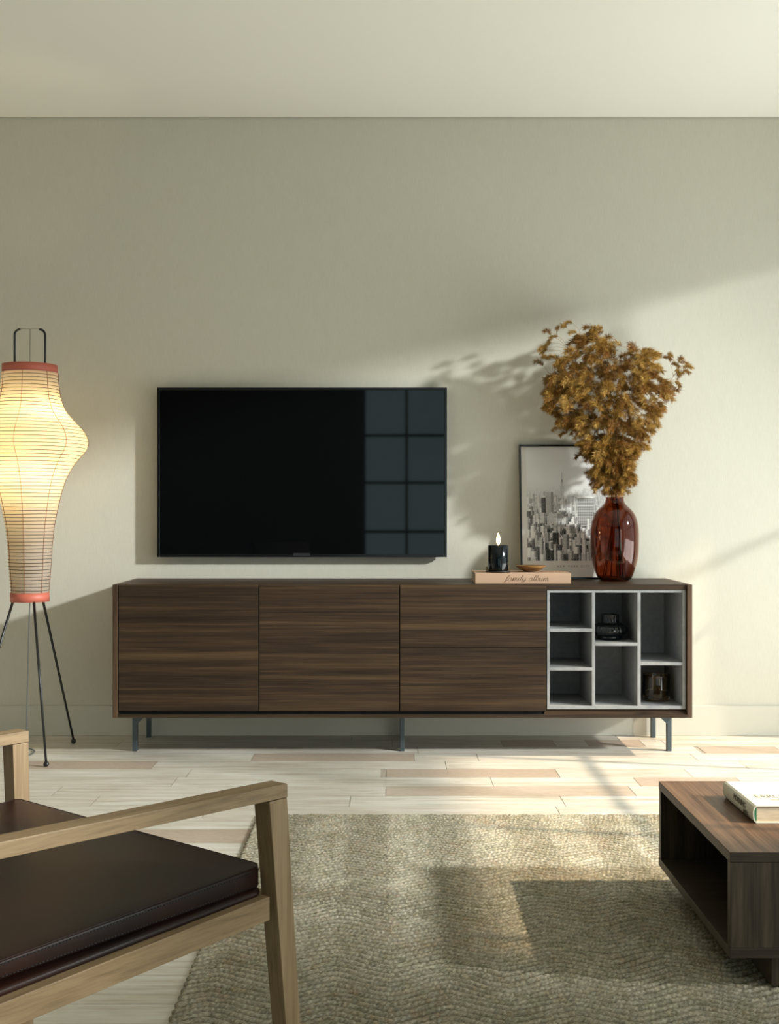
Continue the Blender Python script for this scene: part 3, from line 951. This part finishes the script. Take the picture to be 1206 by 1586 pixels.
# ------------------------------------------------------------------ things in the cubbies
BV = empty('black_vase', (0.940, -0.345, cz(995.4) + 0.0005), 'small black ribbed glass vase in the middle upper cubby', 'vase')
c0 = Vector(BV.location)
prb = [(0.046, 0), (0.050, 0.002), (0.050, 0.011), (0.047, 0.015), (0.058, 0.019), (0.069, 0.027), (0.0735, 0.039), (0.071, 0.052), (0.062, 0.062),
       (0.045, 0.069), (0.037, 0.072), (0.036, 0.078), (0.036, 0.102), (0.0375, 0.106), (0.034, 0.107), (0.031, 0.103), (0.031, 0.07), (0.03, 0.03), (0.004, 0.02)]
BLG = newmat('black_ribbed_glass', (0.004, 0.006, 0.007), 0.12, spec=0.6)
MB().lathe(prb, tuple(c0), 144, rfun=lambda a, j: 1 + (0.022 * math.cos(a * 24) if 2 < j < 13 else 0)).build('glass_body', BLG, BV)
TG = empty('amber_tumbler', (1.141, -0.325, IB + 0.0005), 'amber glass tumbler in the lower right cubby', 'glass')
c0 = Vector(TG.location)
AMB = newmat('amber_brown_glass', (0.93, 0.72, 0.45), 0.03, spec=0.5)
AMB.node_tree.nodes['Principled BSDF'].inputs['Transmission Weight'].default_value = 1.0
MB().lathe([(0.004, 0), (0.052, 0), (0.0565, 0.003), (0.057, 0.01), (0.057, 0.108), (0.0562, 0.1105), (0.0545, 0.1105), (0.0538, 0.108), (0.0535, 0.022), (0.050, 0.018), (0.004, 0.017)],
           tuple(c0), 64).build('glass_body', AMB, TG)

# ------------------------------------------------------------------ rug
RUGM, t = attr_mat('woven_wool', 0.95, 0.1)
nf = t.noise(t.coords(), 700, 3, 0.7)
bs = t.ramp(nf, [(0.25, (0.35, 0.33, 0.28)), (0.5, (1, 1, 1)), (0.8, (1.5, 1.5, 1.5))])
a_ = [n_ for n_ in t.t.nodes if n_.type == 'ATTRIBUTE'][0]
t.l(t.mix(a_.outputs['Color'], bs, 0.8, 'MULTIPLY'), t.b.inputs['Base Color'])
t.bump(nf, 0.6, 0.003)
rx0, rx1, ry0, ry1 = -0.44, 2.05, -3.75, -1.372
nx, ny = 700, 720
X, Y = np.meshgrid(np.linspace(rx0, rx1, nx), np.linspace(ry0, ry1, ny))
rs_ = np.random.RandomState(3)
def vnoise(X, Y, s, seed):
    r_ = np.random.RandomState(seed); G = r_.rand(256, 256)
    xi, yi = X / s, Y / s
    x0i, y0i = np.floor(xi).astype(int), np.floor(yi).astype(int)
    fx, fy = xi - x0i, yi - y0i
    fx, fy = fx * fx * (3 - 2 * fx), fy * fy * (3 - 2 * fy)
    g_ = lambda a, b_: G[a % 256, b_ % 256]
    return (g_(x0i, y0i) * (1 - fx) + g_(x0i + 1, y0i) * fx) * (1 - fy) + (g_(x0i, y0i + 1) * (1 - fx) + g_(x0i + 1, y0i + 1) * fx) * fy
P = 0.25
tri = np.abs(((X / P) % 1.0) - 0.5) * 2
tri = tri * 0.6 + 0.4 * (0.5 + 0.5 * np.cos(2 * np.pi * X / P))
wob = vnoise(X, Y, 0.11, 1) * 0.022 + vnoise(X, Y, 0.03, 2) * 0.007
RV = (Y + 0.055 * tri + wob) / 0.0245
row = np.floor(RV)
kx = X / 0.0125 + 0.5 * (row % 2) + vnoise(X, Y, 0.04, 4) * 0.7
bumpr = np.abs(np.sin(np.pi * RV)) ** 0.7
bumpk = np.abs(np.sin(np.pi * kx)) ** 0.6
Hh = 0.0038 + 0.0065 * bumpr * (0.55 + 0.45 * bumpk) + 0.0010 * vnoise(X, Y, 0.006, 5)
edge = np.minimum(np.minimum(X - rx0, rx1 - X), np.minimum(Y - ry0, ry1 - Y))
Hh *= np.clip(0.55 + edge / 0.012, 0, 1)
# slightly wavy outline
Xo = X + 0.003 * np.sin(Y * 190) * np.exp(-(X - rx0) / 0.02)
Yo = Y + 0.0015 * np.sin(X * 500) * np.exp(-(ry1 - Y) / 0.01)
knot = np.floor(kx) * 31.7 + row * 17.3
kr = (np.sin(knot * 12.9898) * 43758.5453) % 1.0
warm = vnoise(X, Y, 0.09, 7); fine_ = rs_.rand(ny, nx)
Lt = np.array([0.46, 0.425, 0.335]); Ol = np.array([0.27, 0.25, 0.155]); Br = np.array([0.19, 0.11, 0.06])
mixb = np.clip((warm - 0.50) * 0.8 + (kr - 0.5) * 1.1 + 0.10, 0, 1)[..., None]
mixo = np.clip(vnoise(X, Y, 0.03, 8) * 0.7 + (fine_ - 0.5) * 0.9 - 0.05, 0, 1)[..., None]
Cc = Lt * (1 - mixo) + Ol * mixo
Cc = Cc * (1 - 0.55 * mixb) + Br * 0.55 * mixb
Cc = Cc * (0.80 + 0.4 * kr[..., None]) * (0.62 + 0.76 * rs_.rand(ny, nx))[..., None]
crease_shade = np.clip(1.0 - bumpr * (0.35 + 0.65 * bumpk) * 1.55, 0, 1)[..., None]  # creases between rows and knots: shade painted into the wool colour
Cc = Cc * (1 - 0.75 * crease_shade) + np.array([0.075, 0.055, 0.030]) * 0.75 * crease_shade
vsr = np.stack([Xo, Yo, Hh], -1).reshape(-1, 3)
cr = Cc.reshape(-1, 3)
idx = np.arange(nx * ny).reshape(ny, nx)
quads = np.stack([idx[:-1, :-1], idx[:-1, 1:], idx[1:, 1:], idx[1:, :-1]], -1).reshape(-1, 4)
# skirt down to the floor
bord = np.concatenate([idx[0, :], idx[1:, -1], idx[-1, -2::-1], idx[-2:0:-1, 0]])
sk = vsr[bord].copy(); sk[:, 2] = 0.0003
n0 = len(vsr); nb = len(bord)
ring_ = np.arange(nb)
sq = np.stack([bord, n0 + ring_, n0 + (ring_ + 1) % nb, bord[(ring_ + 1) % nb]], -1)
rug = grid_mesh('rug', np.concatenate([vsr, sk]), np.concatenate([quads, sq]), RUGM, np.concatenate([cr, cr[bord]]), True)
tag(rug, 'thick woven beige and olive rug lying on the pale plank floor', 'rug')

# ------------------------------------------------------------------ coffee table
TB = empty('coffee_table', (1.32, -2.445, 0.0), 'low dark walnut coffee table with an open end on the rug', 'coffee table')
cx0, cx1, cy0, cy1 = 0.720, 1.95, -2.76, -2.13
z0, z1 = 0.0754, 0.300
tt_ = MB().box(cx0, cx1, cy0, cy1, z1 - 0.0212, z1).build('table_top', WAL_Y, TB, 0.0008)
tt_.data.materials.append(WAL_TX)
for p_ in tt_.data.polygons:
    if abs(p_.normal.z) < 0.5: p_.material_index = 1  # edges take a darker walnut, shade put into their colour
MB().box(cx0, cx1, cy0, cy1, z0, z0 + 0.0212).build('bottom_shelf', WAL_TX, TB, 0.0008)
MB().box(cx0 + 0.001, cx0 + 0.62, cy0 + 0.001, cy0 + 0.019, z0 + 0.0218, z1 - 0.0218).build('front_panel', WAL_TZ, TB, 0.0006)
MB().box(cx0 + 0.622, cx1 - 0.001, cy0 + 0.001, cy0 + 0.019, z0 + 0.0218, z1 - 0.0218).build('front_panel', WAL_TZ, TB, 0.0006)
MB().box(cx0 + 0.001, cx1 - 0.001, cy1 - 0.019, cy1 - 0.001, z0 + 0.0218, z1 - 0.0218).build('back_panel', WAL_TZ, TB, 0.0006)
MB().box(cx0 + 0.45, cx0 + 0.47, cy0 + 0.02, cy1 - 0.02, z0 + 0.0218, z1 - 0.0218).build('divider', WAL_TZ, TB)
for a0, a1 in ((0.812, 0.99), (1.70, 1.87)):
    MB().box(a0, a1, cy0 + 0.012, cy1 - 0.06, 0.0118, z0 - 0.0003).build('leg', WAL_TZ, TB, 0.001)

# book on it
BK = empty('hardcover_book', (0.93, -2.42, z1 + 0.0004), 'thick white hardcover book lying on the walnut coffee table', 'book')
bx0, bx1, by0, by1, bz0 = 0.840, 1.02, CAM_Y + 2.60, CAM_Y + 2.835, z1 + 0.0004
bz1 = bz0 + 0.0405
WHT = newmat('cream_dust_jacket', (0.74, 0.73, 0.62), 0.45, spec=0.4)
cv = MB()
th = 0.0026
# rounded spine swept along y, with both boards
sec = [(bx1, bz1), (bx0 + 0.008, bz1), (bx0 + 0.003, bz1 - 0.003), (bx0 + 0.0005, bz1 - 0.011), (bx0, bz1 - 0.02), (bx0 + 0.0008, bz0 + 0.011), (bx0 + 0.004, bz0 + 0.003), (bx0 + 0.009, bz0), (bx1, bz0)]
sin_ = [(bx1, bz1 - th), (bx0 + 0.009, bz1 - th), (bx0 + 0.0055, bz1 - 0.005), (bx0 + 0.003, bz1 - 0.012), (bx0 + th, bz1 - 0.02), (bx0 + 0.0034, bz0 + 0.012), (bx0 + 0.006, bz0 + 0.005), (bx0 + 0.010, bz0 + th), (bx1, bz0 + th)]
n_ = len(sec)
vs = [(a, y, z) for y in (by0, by1) for (a, z) in sec] + [(a, y, z) for y in (by0, by1) for (a, z) in sin_]
fs = []
for i in range(n_ - 1):
    fs.append((i, i + 1, n_ + i + 1, n_ + i)); fs.append((2 * n_ + i, 3 * n_ + i, 3 * n_ + i + 1, 2 * n_ + i + 1))
    fs.append((i, 2 * n_ + i, 2 * n_ + i + 1, i + 1)); fs.append((n_ + i, n_ + i + 1, 3 * n_ + i + 1, 3 * n_ + i))
fs += [(0, n_, 3 * n_, 2 * n_), (n_ - 1, 3 * n_ - 1, 4 * n_ - 1, 2 * n_ - 1)]
cv.add(vs, fs)
cv.build('cover', WHT, BK)
MB().box(bx0 + 0.009, bx1 - 0.003, by0 + 0.0025, by1 - 0.003, bz0 + th, bz1 - th).build('pages', PAGE, BK, 0.0005)
MB().box(bx0 + 0.0045, bx0 + 0.0088, by0 + 0.0015, by1 - 0.003, bz0 + 0.006, bz1 - 0.006).build('head_band', newmat('green_band', (0.02, 0.16, 0.07), 0.6), BK)
TXB = newmat('grey_print_ink', (0.16, 0.15, 0.11), 0.6)
ob = Vector(BK.location)
text_mesh('title', 'EARLY', 0.040, TXB, BK, Matrix.Translation(Vector((0.906, CAM_Y + 2.686, bz1 + 0.0001)) - ob), 0.0001, 1.0, 0.62)
text_mesh('title', 'MORNING', 0.012, TXB, BK, Matrix.Translation(Vector((0.925, CAM_Y + 2.652, bz1 + 0.0001)) - ob), 0.0001, 1.0, 0.9)
MS = Matrix.Rotation(R(-90), 4, 'Z') @ Matrix.Rotation(R(90), 4, 'X')
MS = Matrix(((0, 0, -1, 0), (-1, 0, 0, 0), (0, 1, 0, 0), (0, 0, 0, 1)))
text_mesh('spine_title', 'MORNING', 0.020, TXB, BK, Matrix.Translation(Vector((bx0 - 0.0001, CAM_Y + 2.70, bz0 + 0.0255)) - ob) @ MS, 0.0006, 1.0, 1.0)
text_mesh('spine_title', 'EARLY', 0.016, TXB, BK, Matrix.Translation(Vector((bx0 + 0.0004, CAM_Y + 2.655, bz0 + 0.0115)) - ob) @ MS, 0.0006, 1.0, 0.8)

# ------------------------------------------------------------------ armchair
# local frame: +x to the sitter's right (towards the camera), +y forward, origin on the floor under the front edge
rzc = math.atan2(-0.618, 0.786)
CHR = empty('armchair', (-0.4386, -3.180, 0), 'oak framed armchair with dark brown leather seat at lower left', 'armchair', rz=rzc)
TP = math.tan(R(4))
HW = 0.357
AW = 0.034
def side(s_):
    # s_ = +1 the arm nearer the camera, -1 the far one
    def X_(off, b): return s_ * (HW - off - b * TP)
    # arm: b measured backwards from the front edge
    AT = lambda b: 0.600 + 0.028 * b
    m = MB()
    Lb = 0.66
    q = lambda off, b, z: (X_(off, b), -b, z)
    def slab(name, b0, b1, zt0, zb0, zt1, zb1, o0=0.0, o1=AW, mat=OAK_Y, bev=0.0012):
        bt = [q(o0, b0, zb0), q(o1, b0, zb0), q(o1, b1, zb1), q(o0, b1, zb1)]
        tp_ = [q(o0, b0, zt0), q(o1, b0, zt0), q(o1, b1, zt1), q(o0, b1, zt1)]
        return MB().hexa(bt, tp_).build(name, mat, CHR, bev, world=False)
    slab('armrest', -0.0004, Lb, AT(0), AT(0) - 0.0212, AT(Lb), AT(Lb) - 0.0212, -0.0005, AW + 0.0005)
    # front leg, raked forward and tapering
    zt = AT(0) - 0.0216
    fz = 0.0118 if s_ > 0 else 0.0
    zb = fz
    kf = (0.045 if s_ > 0 else 0.016) * (zt - zb) / 0.58
    bt = [q(0, -kf, zb), q(AW * 0.85, -kf, zb), q(AW * 0.85, -kf + 0.026, zb), q(0, -kf + 0.026, zb)]
    tp_ = [q(0, 0, zt), q(AW, 0, zt), q(AW, 0.0365, zt), q(0, 0.0365, zt)]
    MB().hexa(bt, tp_).build('leg', OAK_Z, CHR, 0.0012, world=False)
    # rear leg, leaning back, out of the picture
    bt = [q(0, 0.66, 0), q(AW * 0.85, 0.66, 0), q(AW * 0.85, 0.69, 0), q(0, 0.69, 0)]
    tp_ = [q(0, 0.575, AT(0.6) - 0.024), q(AW, 0.575, AT(0.6) - 0.024), q(AW, 0.615, AT(0.6) - 0.024), q(0, 0.615, AT(0.6) - 0.024)]
    MB().hexa(bt, tp_).build('leg', OAK_Z, CHR, 0.0012, world=False)
    slab('side_rail', 0.034, 0.60, 0.4335, 0.3975, 0.4075, 0.3715, 0.002, 0.024)
side(1); side(-1)
MB().box(-HW + AW, HW - AW, -0.034, -0.012, 0.398, 0.432).build('front_rail', OAK_Y, CHR, 0.002, world=False)
MB().box(-HW + AW + 0.04, HW - AW - 0.04, -0.58, -0.558, 0.375, 0.409).build('rear_rail', OAK_Y, CHR, 0.002, world=False)

LEA = newmat('brown_leather', (0.030, 0.017, 0.014), 0.40, spec=0.17)
t = NT(LEA)
ln_ = t.noise(t.coords(), 3.2, 3, 0.5)
t.l(t.ramp(ln_, [(0.35, (0.016, 0.0095, 0.008)), (0.66, (0.046, 0.015, 0.009))]), t.b.inputs['Base Color'])
vo = t.n('ShaderNodeTexVoronoi'); vo.inputs['Scale'].default_value = 420; t.l(t.coords(), vo.inputs['Vector'])
t.bump(vo.outputs['Distance'], 0.10, 0.0006)
THR = newmat('black_thread', (0.006, 0.005, 0.005), 0.6)


def cushion(name, b0, b1, off, zfun, thick, round_, dome, mat, taper=0.0):
    """soft slab between b0 and b1 (measured back from the front), `off` in from the outer faces"""
    n = 40
    m = MB()
    # outline with rounded corners
    def hwid(b): return HW - off - b * TP
    outl = []
    cr_ = 0.017
    for (sx_, b_, a0) in ((1, b0, 90), (-1, b0, 180), (-1, b1, 270), (1, b1, 0)):
        pass
    corners = [(hwid(b0), b0, 0), (-hwid(b0), b0, 1), (-hwid(b1), b1, 2), (hwid(b1), b1, 3)]
    for (cxx, cb, k) in corners:
        sx1 = 1 if cxx > 0 else -1; sb = 1 if cb == b0 else -1
        cc = (cxx - sx1 * cr_, cb + sb * cr_)
        for j in range(7):
            a = (math.pi / 2) * j / 6
            if k == 0: dx, db = math.cos(a), -math.sin(a)
            elif k == 1: dx, db = -math.sin(a), -math.cos(a)
            elif k == 2: dx, db = -math.cos(a), math.sin(a)
            else: dx, db = math.sin(a), math.cos(a)
            outl.append((cc[0] + cr_ * dx, cc[1] + cr_ * db))
    # refine straight runs
    o2 = []
    for i in range(len(outl)):
        a, b_ = outl[i], outl[(i + 1) % len(outl)]
        d = math.hypot(b_[0] - a[0], b_[1] - a[1]); k = max(1, int(d / 0.025))
        for j in range(k): o2.append((a[0] + (b_[0] - a[0]) * j / k, a[1] + (b_[1] - a[1]) * j / k))
    outl = o2
    N_ = len(outl); cxm, cbm = 0.0, (b0 + b1) / 2
    rings = []
    def ringat(inset, z_off, fac=None):
        res = []
        for (x, b_) in outl:
            vx, vb = x - cxm, b_ - cbm
            L_ = math.hypot(vx, vb)
            if fac is None: f_ = 1 - inset / L_
            else: f_ = fac
            xx, bb_ = cxm + vx * f_, cbm + vb * f_
            res.append((xx, -bb_, zfun(bb_) + z_off * (1 - taper * bb_)))
        return res
    r = round_
    rings.append(ringat(0.03, 0)); rings.append(ringat(r, 0))
    for j in range(1, 5):
        a = math.pi / 2 * j / 4
        rings.append(ringat(r * (1 - math.sin(a)), r * (1 - math.cos(a))))
    for j in range(5):
        a = math.pi / 2 * j / 4
        rings.append(ringat(r * (1 - math.cos(a)), thick - r * (1 - math.sin(a))))
    for j, f_ in enumerate((0.96, 0.9, 0.8, 0.65, 0.45, 0.2, 0.05)):
        rings.append(ringat(0, thick + dome * (1 - f_ ** 2) ** 0.8, f_))
    vs = [p for rg_ in rings for p in rg_]
    fs = []
    for j in range(len(rings) - 1):
        for i in range(N_):
            k = (i + 1) % N_
            fs.append((j * N_ + i, j * N_ + k, (j + 1) * N_ + k, (j + 1) * N_ + i))
    fs.append(tuple(range(N_))); fs.append(tuple((len(rings) - 1) * N_ + i for i in range(N_)))
    m.add(vs, fs, True)
    o = m.build(name, mat, CHR, world=False)
    return o, outl, ringat
ZS = lambda b: 0.440 - 0.024 * b
pad, _, _ = cushion('seat_pad', 0.030, 0.50, 0.018, lambda b: 0.4320 - 0.045 * b, 0.0125, 0.006, 0.001, LEA)
cus, outl, ringat = cushion('seat_cushion', 0.022, 0.482, 0.029, ZS, 0.036, 0.0065, 0.008, LEA, 0.65)
# piping and stitches
pip = MB()
pts = ringat(0.0020, 0.0350)
pip.tube(pts, 0.0012, 5, closed=True)
pip.build('piping', LEA, cus, world=False)
def resample(pts, step):
    out_ = []; acc = 0
    P_ = [Vector(p) for p in pts] + [Vector(pts[0])]
    for i in range(len(P_) - 1):
        a, b_ = P_[i], P_[i + 1]; L_ = (b_ - a).length; d = -acc
        while d + step <= L_:
            d += step; out_.append((a.lerp(b_, d / L_), (b_ - a).normalized()))
        acc = L_ - d
    return out_
st = MB()
for inset, zo in ((-0.0003, 0.0290), (-0.0003, 0.0062)):
    for c_, d_ in resample(ringat(inset + 0.0004, zo), 0.0052):
        st.tube([c_ - d_ * 0.0018, c_ + d_ * 0.0018], 0.0010, 4)
so = st.build('stitching', THR, cus, world=False)
# backrest (behind the left edge of the picture)
bk = MB()
bt = [(HW - 0.085, -0.50, 0.43), (-HW + 0.085, -0.50, 0.43), (-HW + 0.085, -0.56, 0.43), (HW - 0.085, -0.56, 0.43)]
tp_ = [(HW - 0.10, -0.66, 0.80), (-HW + 0.10, -0.66, 0.80), (-HW + 0.10, -0.72, 0.79), (HW - 0.10, -0.72, 0.79)]
bk.hexa(bt, tp_).build('backrest', LEA, CHR, 0.02, world=False, segs=4)
